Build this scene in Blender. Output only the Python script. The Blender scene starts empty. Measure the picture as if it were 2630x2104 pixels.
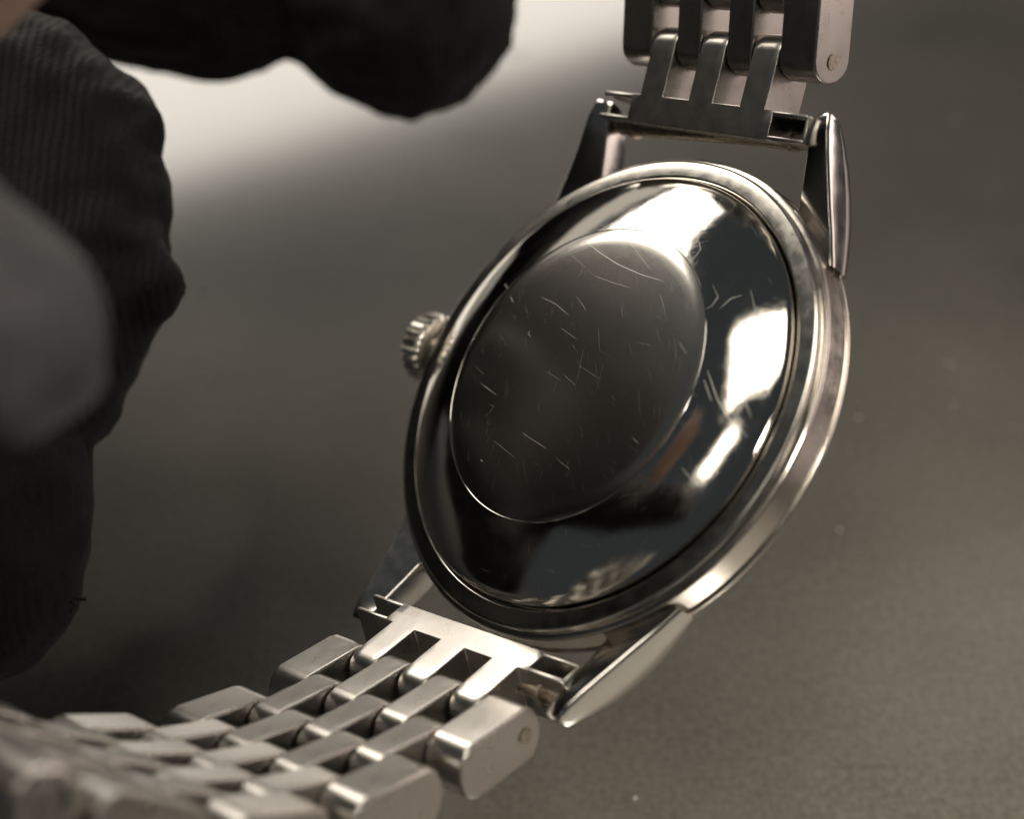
import bpy, bmesh, math, random
import numpy as np
from mathutils import Matrix, Vector, noise

random.seed(7)
S = 0.001                                    # everything is authored in millimetres
scene = bpy.context.scene
COL = scene.collection
R = math.radians

# ------------------------------------------------------------------ camera
PITCH = R(46)
CAM = Vector((0.0, 0.0, 0.101))
RC = Matrix(((1, 0, 0), (0, math.sin(PITCH), -math.cos(PITCH)), (0, math.cos(PITCH), math.sin(PITCH))))
def cw(p):                                   # camera-frame millimetres -> world metres
    return CAM + RC @ (Vector(p) * S)
def cdir(v):
    return RC @ Vector(v)
cam_data = bpy.data.cameras.new('camera')
cam = bpy.data.objects.new('camera', cam_data)
COL.objects.link(cam)
cam.matrix_world = Matrix.Translation(CAM) @ RC.to_4x4()
cam_data.sensor_width = 36.0
cam_data.lens = 1.464 * 36.0
cam_data.clip_start = 0.005
cam_data.clip_end = 20.0
cam_data.dof.use_dof = True
cam_data.dof.focus_distance = 0.0965
cam_data.dof.aperture_fstop = 21.0
scene.camera = cam

# ------------------------------------------------------------------ light
world = bpy.data.worlds.new('World')
scene.world = world
world.use_nodes = True
bg = world.node_tree.nodes['Background']
bg.inputs[0].default_value = (0.80, 0.92, 1.0, 1)
bg.inputs[1].default_value = 0.045

def area(name, pos, target, sx, sy, power, color, roll=0.0):
    d = bpy.data.lights.new(name, 'AREA')
    d.shape = 'RECTANGLE'
    d.size, d.size_y = sx, sy
    d.energy = power
    d.color = color
    o = bpy.data.objects.new(name, d)
    COL.objects.link(o)
    q = (Vector(target) - Vector(pos)).to_track_quat('-Z', 'Y').to_matrix().to_4x4()
    o.matrix_world = Matrix.Translation(pos) @ q @ Matrix.Rotation(roll, 4, 'Z')
    return o
def polar(az, el, dist, c=(0.0, 0.07, 0.05)):
    a, e = R(az), R(el)
    return (c[0] + dist * math.sin(a) * math.cos(e), c[1] + dist * math.cos(a) * math.cos(e), c[2] + dist * math.sin(e))
W0 = (0.0, 0.07, 0.05)
WROLL = 5
WARM = (1.0, 0.91, 0.78)
ov = area('overhead_lamp', polar(-62, 73, 0.50), W0, 0.17, 0.31, 1.1, WARM, R(25))
area('second_lamp', polar(-111, 53, 0.50), W0, 0.05, 0.12, 0.10, WARM, R(20))
area('window_light', polar(-20.5, 24.5, 1.20), W0, 1.14, 0.34, 8.4, (1.0, 0.925, 0.82), R(WROLL))
area('low_fill_light', polar(-24, 9, 1.20), W0, 0.80, 0.18, 0.26, (1.0, 0.92, 0.80))  # added below the window for a grey sheen on the shoulder
sd = area('side_fill', polar(78, 5, 0.34), (0.005, 0.07, 0.035), 0.42, 0.09, 0.066, (1.0, 0.82, 0.74))  # added low light, gives the flank and right lugs a pinkish reflection
sd.data.spread = R(70)
fr = area('table_fill', polar(140, 52, 0.22, (0.05, 0.03, 0.0)), (0.05, 0.035, 0.0), 0.05, 0.05, 0.065, (1.0, 0.93, 0.82))  # added to brighten the table at the lower right
fr.data.spread = R(30)
hl = area('hand_fill', cw((70, 42, 10)), cw((-24, 4.0, -57)), 0.015, 0.015, 0.0022, (1.0, 0.92, 0.84))  # added narrow beam that lightens the nearest gloved fingertip
hl.data.spread = R(12)

scene.view_settings.view_transform = 'Standard'
scene.view_settings.look = 'None'
scene.view_settings.exposure = 0.0
scene.view_settings.gamma = 1.0
scene.cycles.use_denoising = True
scene.cycles.max_bounces = 10
scene.cycles.sample_clamp_indirect = 6.0

# ------------------------------------------------------------------ materials
def new_mat(name):
    m = bpy.data.materials.new(name)
    m.use_nodes = True
    nt = m.node_tree
    return m, nt, nt.nodes['Principled BSDF']
def node(nt, t, **kw):
    n = nt.nodes.new(t)
    for k, v in kw.items():
        setattr(n, k, v)
    return n
def coords(nt, scale):
    tc = node(nt, 'ShaderNodeTexCoord')
    mp = node(nt, 'ShaderNodeMapping')
    mp.inputs['Scale'].default_value = scale
    nt.links.new(tc.outputs['Object'], mp.inputs[0])
    return mp.outputs[0]
def noise_tex(nt, vec, scale, detail=3, rough=0.5):
    n = node(nt, 'ShaderNodeTexNoise')
    n.inputs['Scale'].default_value = scale
    n.inputs['Detail'].default_value = detail
    n.inputs['Roughness'].default_value = rough
    nt.links.new(vec, n.inputs['Vector'])
    return n.outputs[0]
def maprange(nt, val, a, b, c, d):
    n = node(nt, 'ShaderNodeMapRange')
    for i, v in zip((1, 2, 3, 4), (a, b, c, d)):
        n.inputs[i].default_value = v
    nt.links.new(val, n.inputs[0])
    return n.outputs[0]
def mixcol(nt, fac, c1, c2):
    n = node(nt, 'ShaderNodeMix', data_type='RGBA')
    nt.links.new(fac, n.inputs['Factor'])
    n.inputs['A'].default_value = (*c1, 1)
    n.inputs['B'].default_value = (*c2, 1)
    return n.outputs['Result']
def bump(nt, bs, h, strength, dist, prev=None):
    b = node(nt, 'ShaderNodeBump')
    b.inputs['Strength'].default_value = strength
    b.inputs['Distance'].default_value = dist
    nt.links.new(h, b.inputs['Height'])
    if prev is not None:
        nt.links.new(prev, b.inputs['Normal'])
    nt.links.new(b.outputs[0], bs.inputs['Normal'])
    return b.outputs[0]

def steel(name, col, r0, r1, wave=0.0, brush=None, dirt=0.0, dirtcol=(0.10, 0.065, 0.04), micro=0.0):
    m, nt, bs = new_mat(name)
    bs.inputs['Metallic'].default_value = 1.0
    v = coords(nt, (1000, 1000, 1000))       # object space in millimetres
    n1 = noise_tex(nt, v, 0.9, 4, 0.6)
    nt.links.new(maprange(nt, n1, 0.35, 0.7, r0, r1), bs.inputs['Roughness'])
    if dirt > 0:
        nd = noise_tex(nt, v, 3.5, 6, 0.75)
        nt.links.new(mixcol(nt, maprange(nt, nd, 0.50, 0.68, 0.0, dirt), col, dirtcol), bs.inputs['Base Color'])
    else:
        bs.inputs['Base Color'].default_value = (*col, 1)
    prev = None
    if wave > 0:
        prev = bump(nt, bs, noise_tex(nt, v, 0.22, 2, 0.4), wave, 0.0001, prev)
        prev = bump(nt, bs, noise_tex(nt, v, 0.75, 2, 0.5), wave * 0.22, 0.0001, prev)
    if brush is not None:
        vb = coords(nt, tuple(1000 * b for b in brush[:3]))
        prev = bump(nt, bs, noise_tex(nt, vb, 1.0, 4, 0.7), brush[3], 0.00002, prev)
    if micro > 0:                            # fine hairline wear
        va = coords(nt, (1000, 6000, 1000))
        w = node(nt, 'ShaderNodeTexNoise')
        w.inputs['Scale'].default_value = 3.0
        w.inputs['Detail'].default_value = 6
        w.inputs['Roughness'].default_value = 0.75
        w.inputs['Distortion'].default_value = 1.5
        nt.links.new(va, w.inputs['Vector'])
        prev = bump(nt, bs, w.outputs[0], micro, 0.00001, prev)
    return m

STEEL = (0.61, 0.585, 0.545)
M_polish = steel('polished_steel', STEEL, 0.035, 0.11, wave=0.05, micro=0.10)
M_back = steel('polished_back', (0.66, 0.625, 0.57), 0.03, 0.08, wave=0.33, micro=0.16)
M_disc = steel('satin_disc', (0.58, 0.55, 0.505), 0.165, 0.175, brush=(30, 3, 30, 0.02))
M_ring = steel('worn_ring', (0.58, 0.55, 0.50), 0.14, 0.22, dirt=0.22, micro=0.05)
M_flank = steel('satin_flank', (0.62, 0.575, 0.52), 0.16, 0.26, brush=(3, 3, 30, 0.12), dirt=0.15, micro=0.08)
M_lug = steel('scuffed_lug', STEEL, 0.11, 0.16, dirt=0.08, micro=0.16)
M_link = steel('brushed_link', (0.50, 0.475, 0.44), 0.27, 0.32, brush=(16, 1.6, 16, 0.08))
M_pin = steel('grimy_pin', (0.42, 0.37, 0.30), 0.25, 0.45, dirt=0.8)
M_crown = steel('crown_steel', (0.84, 0.80, 0.73), 0.20, 0.28)
M_scr, nt_, bs_ = new_mat('bright_scratch')
bs_.inputs['Metallic'].default_value = 1.0
bs_.inputs['Base Color'].default_value = (0.72, 0.69, 0.63, 1)
bs_.inputs['Roughness'].default_value = 0.45

M_glass, nt_, bs_ = new_mat('crystal')
bs_.inputs['Base Color'].default_value = (0.9, 0.92, 0.92, 1)
bs_.inputs['Roughness'].default_value = 0.03
bs_.inputs['Transmission Weight'].default_value = 1.0

M_glove, nt, bs = new_mat('black_knit_glove')
v = coords(nt, (1000, 1000, 1000))
ng = noise_tex(nt, v, 0.25, 4, 0.6)
nt.links.new(mixcol(nt, ng, (0.007, 0.007, 0.0075), (0.018, 0.0165, 0.0165)), bs.inputs['Base Color'])
bs.inputs['Roughness'].default_value = 0.75
bs.inputs['Specular IOR Level'].default_value = 0.25
bs.inputs['Sheen Weight'].default_value = 0.06
bs.inputs['Sheen Roughness'].default_value = 0.5
wv = node(nt, 'ShaderNodeTexWave')
wv.inputs['Scale'].default_value = 1.1
wv.inputs['Distortion'].default_value = 1.2
wv.inputs['Detail'].default_value = 2
vm = coords(nt, (500, 1000, 600))
nt.links.new(vm, wv.inputs['Vector'])
pb = bump(nt, bs, wv.outputs[1], 0.30, 0.0002)
bump(nt, bs, noise_tex(nt, v, 2.2, 3, 0.6), 0.4, 0.0002, pb)

M_skin, nt, bs = new_mat('skin')
v = coords(nt, (1000, 1000, 1000))
nt.links.new(mixcol(nt, noise_tex(nt, v, 0.3, 3), (0.38, 0.25, 0.19), (0.48, 0.33, 0.26)), bs.inputs['Base Color'])
bs.inputs['Roughness'].default_value = 0.5
bs.inputs['Subsurface Weight'].default_value = 0.15
bs.inputs['Subsurface Radius'].default_value = (0.004, 0.0015, 0.0008)

M_table, nt, bs = new_mat('grey_leatherette_mat')
v = coords(nt, (1000, 1000, 1000))
n_a = noise_tex(nt, v, 1.7, 4, 0.7)
n_b = noise_tex(nt, v, 0.03, 3, 0.5)
mixn = node(nt, 'ShaderNodeMath', operation='ADD')
nt.links.new(n_a, mixn.inputs[0])
nt.links.new(n_b, mixn.inputs[1])
nt.links.new(mixcol(nt, maprange(nt, mixn.outputs[0], 0.75, 1.3, 0, 1), (0.048, 0.045, 0.037), (0.112, 0.103, 0.087)), bs.inputs['Base Color'])
nt.links.new(maprange(nt, n_a, 0.3, 0.7, 0.42, 0.55), bs.inputs['Roughness'])
bs.inputs['Coat Weight'].default_value = 1.0
bs.inputs['Coat Roughness'].default_value = 0.11
bs.inputs['Specular IOR Level'].default_value = 0.20
bs.inputs['Coat IOR'].default_value = 1.7
bump(nt, bs, n_a, 0.5, 0.0002)

# ------------------------------------------------------------------ mesh helpers
def obj(name, verts, faces, mat, parent=None, smooth=True, sharp=R(35)):
    me = bpy.data.meshes.new(name)
    me.from_pydata([tuple(c * S for c in v) for v in verts], [], faces)
    return finish(name, me, mat, parent, smooth, sharp)
def finish(name, me, mat, parent=None, smooth=True, sharp=R(35)):
    bm = bmesh.new()
    bm.from_mesh(me)
    bmesh.ops.recalc_face_normals(bm, faces=bm.faces)
    for e in bm.edges:
        if len(e.link_faces) == 2 and e.calc_face_angle(0) > sharp:
            e.smooth = False
    for f in bm.faces:
        f.smooth = smooth
    bm.to_mesh(me)
    bm.free()
    me.materials.append(mat)
    o = bpy.data.objects.new(name, me)
    COL.objects.link(o)
    o.parent = parent
    return o
class MB:
    def __init__(self):
        self.v, self.f = [], []
    def add(self, verts, faces):
        n = len(self.v)
        self.v += [tuple(p) for p in verts]
        self.f += [tuple(i + n for i in f) for f in faces]
        return self
    def box(self, x0, x1, y0, y1, z0, z1, b=0.0, fn=None, seg=2):
        bm = bmesh.new()
        bmesh.ops.create_cube(bm, size=1.0)
        for p in bm.verts:
            p.co = Vector(((x0 + x1) / 2 + p.co.x * (x1 - x0), (y0 + y1) / 2 + p.co.y * (y1 - y0), (z0 + z1) / 2 + p.co.z * (z1 - z0)))
        if b > 0:
            bmesh.ops.bevel(bm, geom=list(bm.edges), offset=b, segments=seg, profile=0.5, affect='EDGES')
        return self.bm(bm, fn)
    def bm(self, bm, fn=None):
        bm.verts.index_update()
        vs = [p.co.copy() for p in bm.verts]
        if fn:
            vs = [fn(p) for p in vs]
        self.add(vs, [[p.index for p in f.verts] for f in bm.faces])
        bm.free()
        return self
    def tube(self, pts, rad, n=12):
        pts = [Vector(p) for p in pts]
        rads = rad if isinstance(rad, (list, tuple)) else [rad] * len(pts)
        vs, fs = [], []
        for i, p in enumerate(pts):
            t = (pts[min(i + 1, len(pts) - 1)] - pts[max(i - 1, 0)]).normalized()
            a = t.orthogonal().normalized() if i == 0 else (a - t * a.dot(t)).normalized()
            bb = t.cross(a)
            for k in range(n):
                ang = 2 * math.pi * k / n
                vs.append(p + (a * math.cos(ang) + bb * math.sin(ang)) * rads[i])
        for i in range(len(pts) - 1):
            for k in range(n):
                fs.append((i * n + k, i * n + (k + 1) % n, (i + 1) * n + (k + 1) % n, (i + 1) * n + k))
        fs.append(tuple(range(n))[::-1])
        fs.append(tuple((len(pts) - 1) * n + k for k in range(n)))
        return self.add(vs, fs)
    def build(self, name, mat, parent=None, smooth=True, sharp=R(35)):
        return obj(name, self.v, self.f, mat, parent, smooth, sharp)
def weighted(o):                              # flat faces stay flat, only the bevels turn the light
    m = o.modifiers.new('wn', 'WEIGHTED_NORMAL')
    m.mode = 'FACE_AREA'
    m.weight = 100
    m.keep_sharp = True
    return o
def lathe(name, prof, mat, parent, n=160, close=False, sharp=R(34)):
    vs, fs = [], []
    rings = []
    for r, z in prof:
        if r < 1e-6:
            rings.append([len(vs)])
            vs.append((0, 0, z))
        else:
            rings.append(list(range(len(vs), len(vs) + n)))
            vs += [(r * math.cos(2 * math.pi * k / n), r * math.sin(2 * math.pi * k / n), z) for k in range(n)]
    for a, b in zip(rings, rings[1:] + ([rings[0]] if close else [])):
        for k in range(n):
            k2 = (k + 1) % n
            if len(a) == 1:
                fs.append((a[0], b[k], b[k2]))
            elif len(b) == 1:
                fs.append((a[k], b[0], a[k2]))
            else:
                fs.append((a[k], b[k], b[k2], a[k2]))
    return weighted(obj(name, vs, fs, mat, parent, True, sharp))
def empty(name, matrix, label, cat):
    o = bpy.data.objects.new(name, None)
    o.empty_display_size = 0.01
    COL.objects.link(o)
    o.matrix_world = matrix
    o['label'] = label
    o['category'] = cat
    return o

# ------------------------------------------------------------------ table
tbl = MB()
N = 24
tv, tf = [], []
for j in range(N + 1):
    for i in range(N + 1):
        tv.append((-1500 + 3000 * i / N, -600 + 3000 * j / N, 0.0))
for j in range(N):
    for i in range(N):
        a = j * (N + 1) + i
        tf.append((a, a + 1, a + N + 2, a + N + 1))
table = obj('table_top', tv, tf, M_table)
table['kind'] = 'structure'
table['label'] = 'dark grey leatherette table mat out of focus behind the watch'

M_dust, nt_, bs_ = new_mat('pale_dust')
bs_.inputs['Base Color'].default_value = (0.45, 0.43, 0.40, 1)
bs_.inputs['Roughness'].default_value = 0.9
du = MB()
rd = random.Random(11)
for k in range(90):
    x, y = rd.uniform(-60, 95), rd.uniform(35, 190)
    r = rd.uniform(0.05, 0.16) * (1.8 if k < 8 else 1)
    a = rd.uniform(0, 6.28)
    L = r * rd.choice((0.5, 0.8, 4, 8))
    du.tube([(x + t * L * math.cos(a + t * .3), y + t * L * math.sin(a + t * .3), r * 0.5 + 0.02) for t in (-1, -.5, 0, .5, 1)], [r * .3, r * .8, r, r * .8, r * .3] if L < 2 * r else r * 0.3, 5)
dust = du.build('dust', M_dust)
dust['kind'] = 'stuff'
dust['label'] = 'pale specks of dust and lint on the table mat'
dust['category'] = 'dust'

# ------------------------------------------------------------------ watch
rv = Vector((-0.307, -0.795, -0.355))
RW = Matrix.Rotation(rv.length, 4, rv.normalized())
MW = Matrix.Translation(cw((5.052, 1.640, -97.649))) @ (RC.to_4x4() @ RW)
watch = empty('wristwatch', MW, 'steel wristwatch seen from its scratched polished case back, on a link bracelet', 'watch')

# case: ring around the back, flank, bezel side
case = lathe('case', [(15.25, -0.9), (15.32, -0.12), (15.40, -0.04), (15.52, 0.0), (16.45, -0.02), (16.60, -0.05), (16.68, -0.13), (16.70, -0.28),
                      (16.70, -0.55), (16.66, -2.9), (16.62, -3.5), (16.2, -4.3), (15.2, -4.7), (14.6, -4.7), (14.5, -3.0)], M_ring, watch)
band = lathe('case_band', [(16.68, -0.50), (16.95, -0.50), (17.04, -0.53), (17.10, -0.61), (17.11, -0.75), (17.14, -2.45), (17.16, -2.50), (17.26, -2.52), (17.30, -2.58), (17.30, -2.78), (17.24, -2.86), (16.68, -2.90)], M_flank, case)
band['label'] = 'satin flank of the case between the lugs'
case['label'] = 'round steel case with stepped worn ring around the back'
fl = lathe('bezel', [(14.55, -3.2), (14.65, -4.72), (14.0, -5.0), (13.4, -4.6)], M_polish, case)
lathe('crystal', [(0.0, -6.2), (5.0, -6.1), (10.0, -5.6), (13.2, -4.9), (13.5, -4.4), (13.5, -4.0), (0.0, -4.0)], M_glass, watch)

# case back: convex polished shoulder and flat satin disc
prof = [(10.30, 2.055)]
for k in range(1, 19):
    t = k / 18
    r = 10.30 + 4.55 * t
    prof.append((r, 2.055 - 0.74 * t - 0.80 * t * t))
prof += [(14.98, 0.42), (15.08, 0.34), (15.14, 0.22), (15.17, 0.0), (15.19, -0.9)]
back = lathe('case_back', prof, M_back, watch)
back['label'] = 'mirror polished convex shoulder of the case back'
disc = lathe('centre_disc', [(0.0, 2.32), (2, 2.315), (4, 2.298), (6, 2.268), (8, 2.226), (9.0, 2.20), (9.4, 2.182), (9.7, 2.158), (9.95, 2.126), (10.15, 2.088), (10.302, 2.05)], M_disc, back)
rim = lathe('disc_glint_bead', [(10.31 + 0.055 * math.cos(R(a)), 2.035 + 0.055 * math.sin(R(a))) for a in range(0, 360, 45)], M_polish, back, close=True, sharp=R(80))  # bead added to catch a thin bright line along the disc edge
disc['label'] = 'flat dark satin disc with fine scratches'

# scratches on the disc and the shoulder
CX, CY, CZ = 5.052, 1.640, -97.649
RWi = RW.to_3x3()
def on_back(r):
    if r < 10.3:
        return 2.32 - 0.148 * (r / 10.0) ** 2 - 0.125 * max(0.0, (r - 9.0) / 1.3) ** 2
    t = (r - 10.3) / 4.55
    return 2.055 - 0.74 * t - 0.80 * t * t
def pick(u, v):                              # a point on the back that shows at display pixel (u, v) of the 2156 px wide photograph
    d = Vector(((u / 2156 - 0.5) / 1.464, (862.5 - v) / 2156 / 1.464, -1.0))
    o = RWi.transposed() @ (-Vector((CX, CY, CZ)))
    d = RWi.transposed() @ d
    z = 2.2
    for _ in range(12):
        t = (z - o.z) / d.z
        p = o + d * t
        z = on_back(min(14.8, math.hypot(p.x, p.y)))
    return Vector((p.x, p.y, z))
SCR = [([(1225, 500), (1260, 530), (1300, 556), (1350, 578), (1398, 592)], .035), ([(1323, 506), (1345, 535), (1368, 566)], .022), ([(1064, 597), (1081, 637)], .040),
       ([(1139, 625), (1170, 640), (1202, 668)], .028), ([(1215, 625), (1235, 655)], .020), ([(1250, 580), (1290, 595), (1328, 606)], .022), ([(1195, 530), (1230, 560)], .016),
       ([(1012, 807), (1045, 832)], .026), ([(1100, 912), (1150, 945)], .026), ([(1042, 930), (1085, 965)], .018), ([(1116, 696), (1112, 703), (1118, 710)], .035),
       ([(1030, 852), (1040, 855), (1030, 870), (1022, 875)], .026), ([(1188, 790), (1212, 812)], .016), ([(1180, 690), (1215, 715)], .016), ([(1220, 770), (1265, 800)], .014),
       ([(1340, 720), (1372, 728)], .014), ([(1145, 780), (1180, 800)], .012), ([(1000, 770), (1020, 790)], .012), ([(1260, 690), (1262, 740)], .012), ([(1390, 620), (1400, 655)], .014),
       ([(1160, 955), (1200, 990)], .014), ([(1330, 920), (1345, 935)], .025), ([(1012, 968), (1016, 972)], .04), ([(1418, 700), (1424, 760)], .012),
       ([(1460, 545), (1475, 525), (1470, 505)], .03), ([(1445, 520), (1462, 560)], .025), ([(1500, 600), (1512, 625), (1498, 645), (1480, 652)], .03), ([(1515, 650), (1540, 628), (1562, 622)], .035),
       ([(1580, 610), (1592, 660)], .022), ([(1430, 720), (1445, 745)], .02), ([(1600, 700), (1612, 725)], .03), ([(1490, 780), (1510, 840), (1540, 890), (1575, 920)], .05),
       ([(1482, 800), (1498, 845)], .035), ([(1435, 985), (1470, 1025)], .025), ([(1545, 690), (1552, 760), (1570, 850), (1582, 880)], .05), ([(1562, 700), (1565, 790)], .03), ([(1440, 470), (1480, 480)], .02)]
sc = MB()
for pts, w in SCR:
    w *= (0.34 if w > 0.03 else 0.22) if pts[0][0] < 1430 else 0.40
    P = [pick(*p) for p in pts]
    path = []
    for a, b in zip(P, P[1:]):
        for k in range(5):
            q = a.lerp(b, k / 5)
            path.append(q)
    path.append(P[-1])
    path = [Vector((q.x, q.y, on_back(math.hypot(q.x, q.y)) - w * 0.35)) for q in path]
    n = len(path)
    sc.tube(path, [w * (0.25 + 0.75 * math.sin(math.pi * min(1, max(0, (i + 0.5) / n))) ** 0.6) for i in range(n)], 6)
rnd = random.Random(3)
for q in range(60, 380):                         # hairlines
    a = rnd.uniform(0, 6.283)
    rr = 10.2 * math.sqrt(rnd.random()) if q < 300 else rnd.uniform(10.4, 14.7)
    x, y = rr * math.cos(a), rr * math.sin(a)
    if q >= 300 and x < -2:
        continue
    an = rnd.gauss(-0.9, 0.35) if q < 300 else rnd.uniform(0, 6.28)
    L = rnd.uniform(0.2, 2.2) if q < 300 else rnd.uniform(0.2, 1.4)
    w = rnd.uniform(.0005, .0013) if q < 300 else rnd.uniform(.0012, .0035)
    cv = rnd.uniform(-.25, .25) * L
    pts = [(x + L * t * math.cos(an) - cv * (t * t) * math.sin(an), y + L * t * math.sin(an) + cv * (t * t) * math.cos(an)) for t in (-.5, -.25, 0, .25, .5)]
    rs = [math.hypot(*p) for p in pts]
    if (q < 300 and max(rs) > 10.15) or (q >= 300 and (max(rs) > 14.75 or min(rs) < 10.35)):
        continue
    sc.tube([(p[0], p[1], on_back(math.hypot(*p)) - w * .3) for p in pts], [w * .4, w, w, w, w * .4], 4)
so = sc.build('scratches', M_scr, back)
so['kind'] = 'stuff'

# lugs
def lug(sx, sy):
    # stations along y: (y, inner x, outer x, back z at outer, back z at inner, front z)
    st = [(11.35, 9.2, 13.25, -1.45, -1.5, -3.45), (13.1, 8.95, 12.55, -1.10, -1.15, -3.65), (14.8, 8.95, 11.95, -0.52, -0.60, -3.55),
          (16.5, 8.95, 11.42, 0.10, 0.05, -3.05), (17.9, 8.95, 11.02, 0.66, 0.60, -2.35), (19.0, 8.97, 10.74, 1.08, 1.02, -1.55), (19.85, 8.98, 10.50, 1.24, 1.18, -0.85), (20.20, 9.04, 10.36, 1.16, 1.08, -0.50)]
    vs, fs = [], []
    m = 0
    for (y, xi, xo, zo, zi, zf) in st:
        zi = zo - 0.26 * (xo - xi)           # the back of the lug leans inwards
        c = 0.16 if y < 20.0 else 0.08
        ring = [(xi, zi - c), (xi + c, zi), (xo - c * 1.6, zo), (xo - c * .5, zo - c * .5), (xo, zo - c * 1.6), (xo, zf + (zo - zf) * .35), (xo - .12, zf + c), (xo - .35, zf), (xi + c, zf), (xi, zf + c)]
        m = len(ring)
        vs += [(sx * x, sy * y, z) for x, z in ring]
    for i in range(len(st) - 1):
        for k in range(m):
            fs.append((i * m + k, i * m + (k + 1) % m, (i + 1) * m + (k + 1) % m, (i + 1) * m + k))
    fs.append(tuple(range(m)))
    fs.append(tuple((len(st) - 1) * m + k for k in range(m)))
    return weighted(obj('lug', vs, fs, M_lug, case, True, R(50)))
for sx in (-1, 1):
    for sy in (-1, 1):
        lug(sx, sy)

# crown
cr = MB()
nt_teeth, rings = 23, []
vs, fs = [], []
def crown_r(a, base, amp):
    t = (a * nt_teeth / (2 * math.pi)) % 1.0
    t = abs(t - 0.5) * 2                     # 0 in the middle of a tooth, 1 in the groove
    return base + amp * (1 - max(0.0, (t - 0.45) / 0.55) ** 1.4)
seg = nt_teeth * 12
prof = [(0.0, 1.2, 0), (0.0, 2.20, 0.0), (0.10, 2.30, 0.12), (0.28, 2.40, 0.24), (1.55, 2.44, 0.25), (1.80, 2.36, 0.14), (1.95, 2.1, 0.0), (2.0, 1.2, 0.0)]
for (h, b, amp) in prof:
    for k in range(seg):
        a = 2 * math.pi * k / seg
        r = crown_r(a, b, amp)
        vs.append((-17.5 - h, r * math.cos(a), -1.75 + r * math.sin(a)))
for i in range(len(prof) - 1):
    for k in range(seg):
        fs.append((i * seg + k, i * seg + (k + 1) % seg, (i + 1) * seg + (k + 1) % seg, (i + 1) * seg + k))
fs.append(tuple(range(seg)))
fs.append(tuple((len(prof) - 1) * seg + k for k in range(seg)))
cr.add(vs, fs)
crown = cr.build('crown', M_crown, watch, True, R(30))
crown['label'] = 'small fluted winding crown'
stem = MB().tube([(-16.9, 0, -1.75), (-17.9, 0, -1.75)], 1.1, 20)
stem.build('crown_tube', M_polish, crown)

# ------------------------------------------------------------------ bracelet
WB, WI, P_, RAD, END = 8.30, 2.18, 4.15, 1.80, 1.42
def bar_mesh(w, p, rad, bev=0.14, rnd=0.16, flat_start=False, nseg=8):
    prof = []
    if flat_start:
        prof += [(-p / 2, -1.0), (-p / 2, 1.0)]
    else:
        for k in range(nseg + 1):
            a = -math.pi / 2 - math.pi * k / nseg
            prof.append(('s', a))
    for k in range(nseg + 1):
        a = math.pi / 2 - math.pi * k / nseg
        prof.append(('e', a))
    vs, fs = [], []
    offs = [(bev * (1 - math.sin(a)), bev * (1 - math.cos(a))) for a in (0, R(30), R(60), R(90))]
    rings = [(-w / 2 + ix, d) for d, ix in offs] + [(w / 2 - ix, d) for d, ix in offs[::-1]]
    # flat_start: square end, hidden inside the end piece
    for x, d in rings:
        for q in prof:
            rr = rad - d
            if q[0] == 's':
                u, n = -p / 2 + (END - d) * math.cos(q[1]), rr * math.sin(q[1])
            elif q[0] == 'e':
                u, n = p / 2 + (END - d) * math.cos(q[1]), rr * math.sin(q[1])
            else:
                u, n = q[0], q[1] * rr
            t = max(0.0, (abs(u) - p / 2) / END)
            if flat_start and u < 0:
                t = 0
            vs.append((x * (1 - rnd * t ** 2.5), u, n))
    m = len(prof)
    for i in range(len(rings) - 1):
        for k in range(m):
            fs.append((i * m + k, i * m + (k + 1) % m, (i + 1) * m + (k + 1) % m, (i + 1) * m + k))
    fs.append(tuple(range(m)))
    fs.append(tuple((len(rings) - 1) * m + k for k in range(m)))
    return vs, fs
def mesh_of(name, vf, mat):
    o = weighted(obj(name, vf[0], vf[1], mat, None, True, R(50)))
    bpy.context.view_layer.update()
    me = bpy.data.meshes.new_from_object(o.evaluated_get(bpy.context.evaluated_depsgraph_get()))
    bpy.data.objects.remove(o)
    return me
ME_in = mesh_of('link_narrow', bar_mesh(WI - 0.10, P_, RAD), M_link)
W_OUT = WB - 2.5 * WI
ME_out = mesh_of('link_wide', bar_mesh(W_OUT - 0.05, P_, RAD, bev=0.16, rnd=0.03), M_link)

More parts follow.
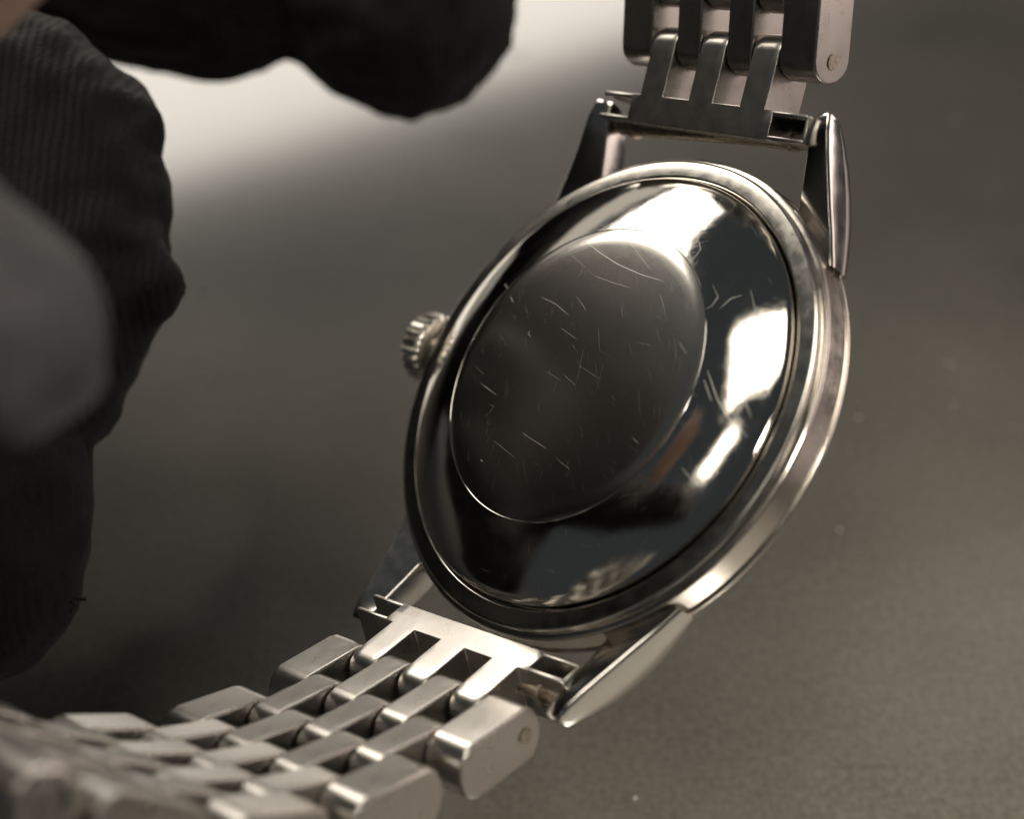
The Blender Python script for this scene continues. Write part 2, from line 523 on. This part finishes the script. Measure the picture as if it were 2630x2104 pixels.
def end_link_mesh(Lp):
    mb = MB()
    D = -2 * RAD
    hw = (WI - 0.10) / 2
    xs = [-6.1]
    for c in (-2, 0, 2):
        xs += [c * WI - hw, c * WI - hw * 0.5, c * WI, c * WI + hw * 0.5, c * WI + hw]
    xs.append(6.1)
    us = [0.0, 1.0, 1.95] + [1.95 + (Lp - 1.95) * k / 3 for k in (1, 2, 3)] + [Lp + END * math.sin(R(a)) for a in (18, 36, 54, 72, 84)]
    def pt(i, j, top):
        u, x = us[j], xs[i]
        t = max(0.0, (u - Lp) / END)
        h = RAD * math.sqrt(max(0.0, 1 - t * t))
        if t > 0:
            c = min((-2, 0, 2), key=lambda q: abs(q * WI - x)) * WI
            x = c + (x - c) * (1 - 0.34 * t ** 3)
        return Vector((x, u, -RAD + h if top else -RAD - h))
    cells = set()
    for i in range(len(xs) - 1):
        mid = (xs[i] + xs[i + 1]) / 2
        on = any(abs(mid - c * WI) < hw for c in (-2, 0, 2))
        for j in range(len(us) - 1):
            if us[j] < 1.94 or on:
                cells.add((i, j))
    bm = bmesh.new()
    vt = {}
    def V(i, j, top):
        k = (i, j, top)
        if k not in vt:
            vt[k] = bm.verts.new(pt(i, j, top))
        return vt[k]
    for (i, j) in cells:
        bm.faces.new((V(i, j, 1), V(i + 1, j, 1), V(i + 1, j + 1, 1), V(i, j + 1, 1)))
        bm.faces.new((V(i, j, 0), V(i, j + 1, 0), V(i + 1, j + 1, 0), V(i + 1, j, 0)))
        for (di, dj, a, b) in ((-1, 0, (i, j), (i, j + 1)), (1, 0, (i + 1, j), (i + 1, j + 1)), (0, -1, (i, j), (i + 1, j)), (0, 1, (i, j + 1), (i + 1, j + 1))):
            if (i + di, j + dj) not in cells:
                bm.faces.new((V(*a, 1), V(*b, 1), V(*b, 0), V(*a, 0)))
    bmesh.ops.recalc_face_normals(bm, faces=bm.faces)
    ed = [e for e in bm.edges if len(e.link_faces) == 2 and e.calc_face_angle(0) > R(50)]
    bmesh.ops.bevel(bm, geom=ed, offset=0.13, segments=2, profile=0.5, affect='EDGES', clamp_overlap=True)
    mb.bm(bm)
    for s in (-1, 1):
        mb.box(*sorted((s * 5.9, s * 8.82)), 0.03, 0.34, D + .5, -0.02, 0.10)
        mb.box(*sorted((s * 5.9, s * 8.80)), 1.56, 1.92, D + .03, -0.02, 0.12)
        mb.box(*sorted((s * 5.9, s * 8.75)), 0.1, 1.85, D + .02, D + .5, 0.1)
        if s > 0:
            mb.box(8.60, 8.86, 0.06, 1.90, D + .3, -0.10, 0.10)
    return mb

def bracelet(sign, label, b, th0, Lp, thetas, yaw, roll, xoff, segs):
    # frame: Q maps (x, along, up) with the strap running to sign*Y
    ori = Vector((xoff, b[0], b[1]))
    base = Matrix.Translation(ori * S) @ Matrix.Rotation(yaw, 4, 'Z') @ Matrix.Rotation(-roll, 4, 'Y')
    def frame(y, z, th):                     # local frame at (y, z) relative to ori: Y' along the link, Z' its inner face
        M = Matrix.Translation(Vector((0, y, z)) * S)
        if sign > 0:
            return base @ M @ Matrix.Rotation(th, 4, 'X')
        return base @ M @ Matrix.Rotation(-th, 4, 'X') @ Matrix.Diagonal((1, -1, 1, 1))
    u = lambda t: Vector((sign * math.cos(t), math.sin(t)))
    nn = lambda t: Vector((-sign * math.sin(t), math.cos(t)))
    pin = u(th0) * Lp - nn(th0) * RAD
    pins = [pin.copy()]
    for t in thetas:
        pin = pin + u(t) * P_
        pins.append(pin.copy())
    rods = MB()
    def bp(x, q):
        return tuple((base @ Vector((x * S, q[0] * S, q[1] * S))) / S)
    for i, q in enumerate(pins):
        e = WB + 0.05 if i == 0 else WB - 0.2
        rods.tube([bp(-e, q), bp(e, q)], 0.52, 14)
    br = rods.build('bracelet', M_pin, watch)
    br['label'] = label
    mb = end_link_mesh(Lp)
    F = frame(0, 0, th0)
    vs = [tuple((F @ (Vector(p) * S)) / S) for p in mb.v]
    el = weighted(obj('end_link', vs, mb.f, M_link, br, True, R(50)))
    el['label'] = 'brushed steel end link with three prongs'
    rl = random.Random(5 + sign)
    for s, t in enumerate(thetas):
        if s >= 8 and sign < 0:
            last = True
        else:
            last = False
        mid = (pins[s] + pins[s + 1]) / 2
        cols = [(-1, 'o'), (-1, None), (1, None), (1, 'o')] if s % 2 == 0 else [(-2, None), (0, None), (2, None)]
        for c, k in cols:
            if last and k == 'o':
                continue
            x = c * (2.5 * WI + W_OUT / 2) if k == 'o' else c * WI
            o = bpy.data.objects.new('link', ME_out if k == 'o' else ME_in)
            COL.objects.link(o)
            o.parent = br
            jit = rl.uniform(-0.012, 0.012)
            F = frame(mid.x, mid.y, t + jit)
            o.matrix_local = F @ Matrix.Translation((x * S, 0, 0))
    return br, pins, base, frame

TH_L = [0.852, 0.938, 1.025, 1.204, 1.323, 1.473, 1.56, 1.63, 1.68, 1.72]
lower = bracelet(-1, 'lower half of the brick link bracelet curling towards the lower left', (-17.36, 0.42), 0.70, 5.2, TH_L, 0.087, -0.12, 0.0, 8)
TH_U = [0.593, 0.75, 0.9, 1.05]
upper = bracelet(1, 'upper half of the brick link bracelet rising out of the frame', (18.2, 1.38), 0.311, 5.6, TH_U, -0.023, -0.057, 0.21, 4)
# clasp barrel at the lower strap's end
br, pins, base, frame = lower
q = pins[8]
F = frame(q.x, q.y, TH_L[8])
cl = MB()
def barrel(x0, x1, r, ri):
    n = 32
    vs, fs = [], []
    g_ = 1 if x1 > x0 else -1
    for (x, rr) in ((x0 + .14 * g_, 0.0001), (x0 + .14 * g_, ri), (x0 + .02 * g_, ri + .04), (x0, ri + .1), (x0, r - .25), (x0 + .08 * g_, r - .08), (x0 + .25 * g_, r), (x1, r)):
        for k in range(n):
            a = 2 * math.pi * k / n
            vs.append((x, rr * math.cos(a), rr * math.sin(a)))
    m = 8
    for i in range(m - 1):
        for k in range(n):
            fs.append((i * n + k, i * n + (k + 1) % n, (i + 1) * n + (k + 1) % n, (i + 1) * n + k))
    return vs, fs
for a in (barrel(8.4, 5.5, 1.85, 1.0), barrel(-8.4, -5.5, 1.85, 1.0)):
    cl.add(*a)
cl.tube([(8.2, 0, 0), (8.34, 0, 0)], 0.4, 14)
cv = [tuple((F @ (Vector(p) * S)) / S) for p in cl.v]
co = weighted(obj('clasp', cv, cl.f, M_link, br, True, R(35)))
co['label'] = 'rounded hinge end of the clasp'

# spring bars between the lugs
for sy in (-1, 1):
    y, z = sy * 19.1, -0.55
    sb = MB()
    sb.tube([(-8.6, y, z), (8.6, y, z)], 0.62, 16)
    for s in (-1, 1):
        sb.tube([(s * 7.0, y, z), (s * 7.35, y, z)], 0.85, 16)
        sb.tube([(s * 8.5, y, z), (s * 9.1, y, z)], 0.36, 12)
    o = sb.build('spring_bar', M_pin, watch)

# ------------------------------------------------------------------ gloved hand
def at(u, v, s):                             # display pixel and depth (mm) -> camera-frame millimetres
    return Vector(((u - 1078) / 2156 / 1.464 * s, (862.5 - v) / 2156 / 1.464 * s, -s))
def ico(sub=2):
    bm = bmesh.new()
    bmesh.ops.create_icosphere(bm, subdivisions=sub, radius=1.0)
    v = np.array([p.co[:] for p in bm.verts])
    f = np.array([[p.index for p in q.verts] for q in bm.faces])
    bm.free()
    return v, f
ICO = ico()
def blobs(chains, step=0.22):
    V, Fc, n0 = [], [], 0
    for ch in chains:
        for (a, ra), (b, rb) in zip(ch, ch[1:]):
            a, b = np.array(a, float), np.array(b, float)
            n = max(2, int(np.linalg.norm(b - a) / (step * min(ra, rb))))
            for k in range(n + 1):
                t = k / n
                V.append((ICO[0] * (ra + (rb - ra) * t) + a + (b - a) * t) * S)
                Fc.append(ICO[1] + n0)
                n0 += len(ICO[0])
    me = bpy.data.meshes.new('blob')
    me.from_pydata(np.concatenate(V).tolist(), [], np.concatenate(Fc).tolist())
    return me
def remeshed(me, voxel, smooth):
    o = bpy.data.objects.new('tmp', me)
    COL.objects.link(o)
    m = o.modifiers.new('r', 'REMESH')
    m.mode = 'VOXEL'
    m.voxel_size = voxel * S
    m2 = o.modifiers.new('s', 'SMOOTH')
    m2.factor = 0.5
    m2.iterations = smooth
    dg = bpy.context.evaluated_depsgraph_get()
    out = bpy.data.meshes.new_from_object(o.evaluated_get(dg))
    bpy.data.objects.remove(o)
    return out
# finger chains in camera-frame millimetres
index = [((-72, 52, -115), 13), ((-60, 50, -126), 11), ((-42.3, 43.0, -135), 9.6), ((-27.5, 39.6, -135), 10.3), ((-18.9, 41.9, -135), 8.7), ((-9.4, 36.2, -135), 10.2), ((-9.4, 40.0, -135), 9.8)]
middle = [((-62, 34, -100), 11.0), ((-45, 24, -107), 9.0), ((-36.0, 20.5, -108), 8.6), ((-33.2, 14, -107), 8.7), ((-33.2, 9.5, -106), 9.2), ((-34.8, 3, -105), 8.0)]
corner = [((-33.4, 18.6, -108), 7.4), ((-31.4, 19.3, -107.5), 6.4)]
bump_ = [((-28, 9.2, -105), 3.6), ((-25.7, 8.9, -104.5), 3.0)]
ring = [((-64, 20, -95), 10.5), ((-48, 4, -100), 9.0), ((-37.0, -5.0, -101), 8.6), ((-36.6, -10.6, -101), 8.1)]
little = [((-66, 8, -92), 9.5), ((-56, -8, -95), 8.0), ((-50, -16, -97), 7.2)]
thumb = [((-62, 22, -84), 11.0), ((-42, 9, -66), 8.0), ((-23.4, 4.7, -58), 5.8), ((-19.6, 2.7, -58), 4.5)]
palm = [((-72, 52, -102), 18.0), ((-68, 22, -94), 15.0), ((-64, 40, -92), 15)]
g = remeshed(blobs([index, middle, corner, bump_, ring, little, thumb, palm]), 0.75, 6)
NRM = [v.normal.copy() for v in g.vertices]
for v, n in zip(g.vertices, NRM):             # cloth folds
    p = v.co / S
    d = 0.55 * noise.noise(p * 0.16) + 0.35 * noise.noise(p * 0.45 + Vector((9, 3, 1)))
    fold = noise.noise(Vector((p.x * 0.10, p.y * 0.42, p.z * 0.25)))
    d += 0.65 * (1 - abs(fold) * 2.2) * max(0, noise.noise(p * 0.07 + Vector((4, 4, 4))) + 0.25)
    if p.z > -80:                            # creased fingertip nearest the camera
        d += 0.7 * noise.noise(p * 0.33 + Vector((2, 7, 5))) - 0.5 * max(0.0, 0.25 - abs(noise.noise(p * 0.22)))
    v.co += n * d * S
hand_M = Matrix.Translation(CAM) @ RC.to_4x4()
loc = cw((-66, 34, -98))
hand = finish('gloved_hand', g, M_glove, None, True, R(180))
g.transform(hand_M)
g.transform(Matrix.Translation(-loc))
hand.location = loc
hand['label'] = 'hand in a black knitted glove with curled fingers reaching in from the left'
hand['category'] = 'hand'
# bare wrist above the cuff
w = remeshed(blobs([[((-29.5, 16.9, -68), 4.0), ((-24.9, 20.8, -68), 4.0), ((-22.8, 22.7, -68), 3.8)]]), 0.9, 4)
wrist = finish('wrist', w, M_skin, hand, True, R(180))
w.transform(hand_M)
w.transform(Matrix.Translation(-loc))
wrist['label'] = 'strip of bare skin beside the glove'
# unseen arm to the far left, added to darken the case back reflections
sl = remeshed(blobs([[((-74, 54, -108), 20), ((-96, 62, -160), 25), ((-132, 76, -260), 33)]]), 2.0, 6)
unseen_sleeve = finish('unseen_sleeve', sl, M_glove, hand, True, R(180))
sl.transform(hand_M)
sl.transform(Matrix.Translation(-loc))
# loose threads at the seam
th = MB()
for pts in ([(150, 1268, 96), (163, 1260, 95.5), (176, 1263, 95), (181, 1261, 95)], [(140, 1285, 96), (141, 1302, 95.5), (136, 1316, 95)], [(150, 1250, 96), (158, 1275, 95), (146, 1290, 95)]):
    th.tube([hand_M @ (at(*p) * S) / S - loc / S for p in pts], [0.14, 0.12, 0.11, 0.16][:len(pts)], 6)
th.build('loose_thread', M_glove, hand)
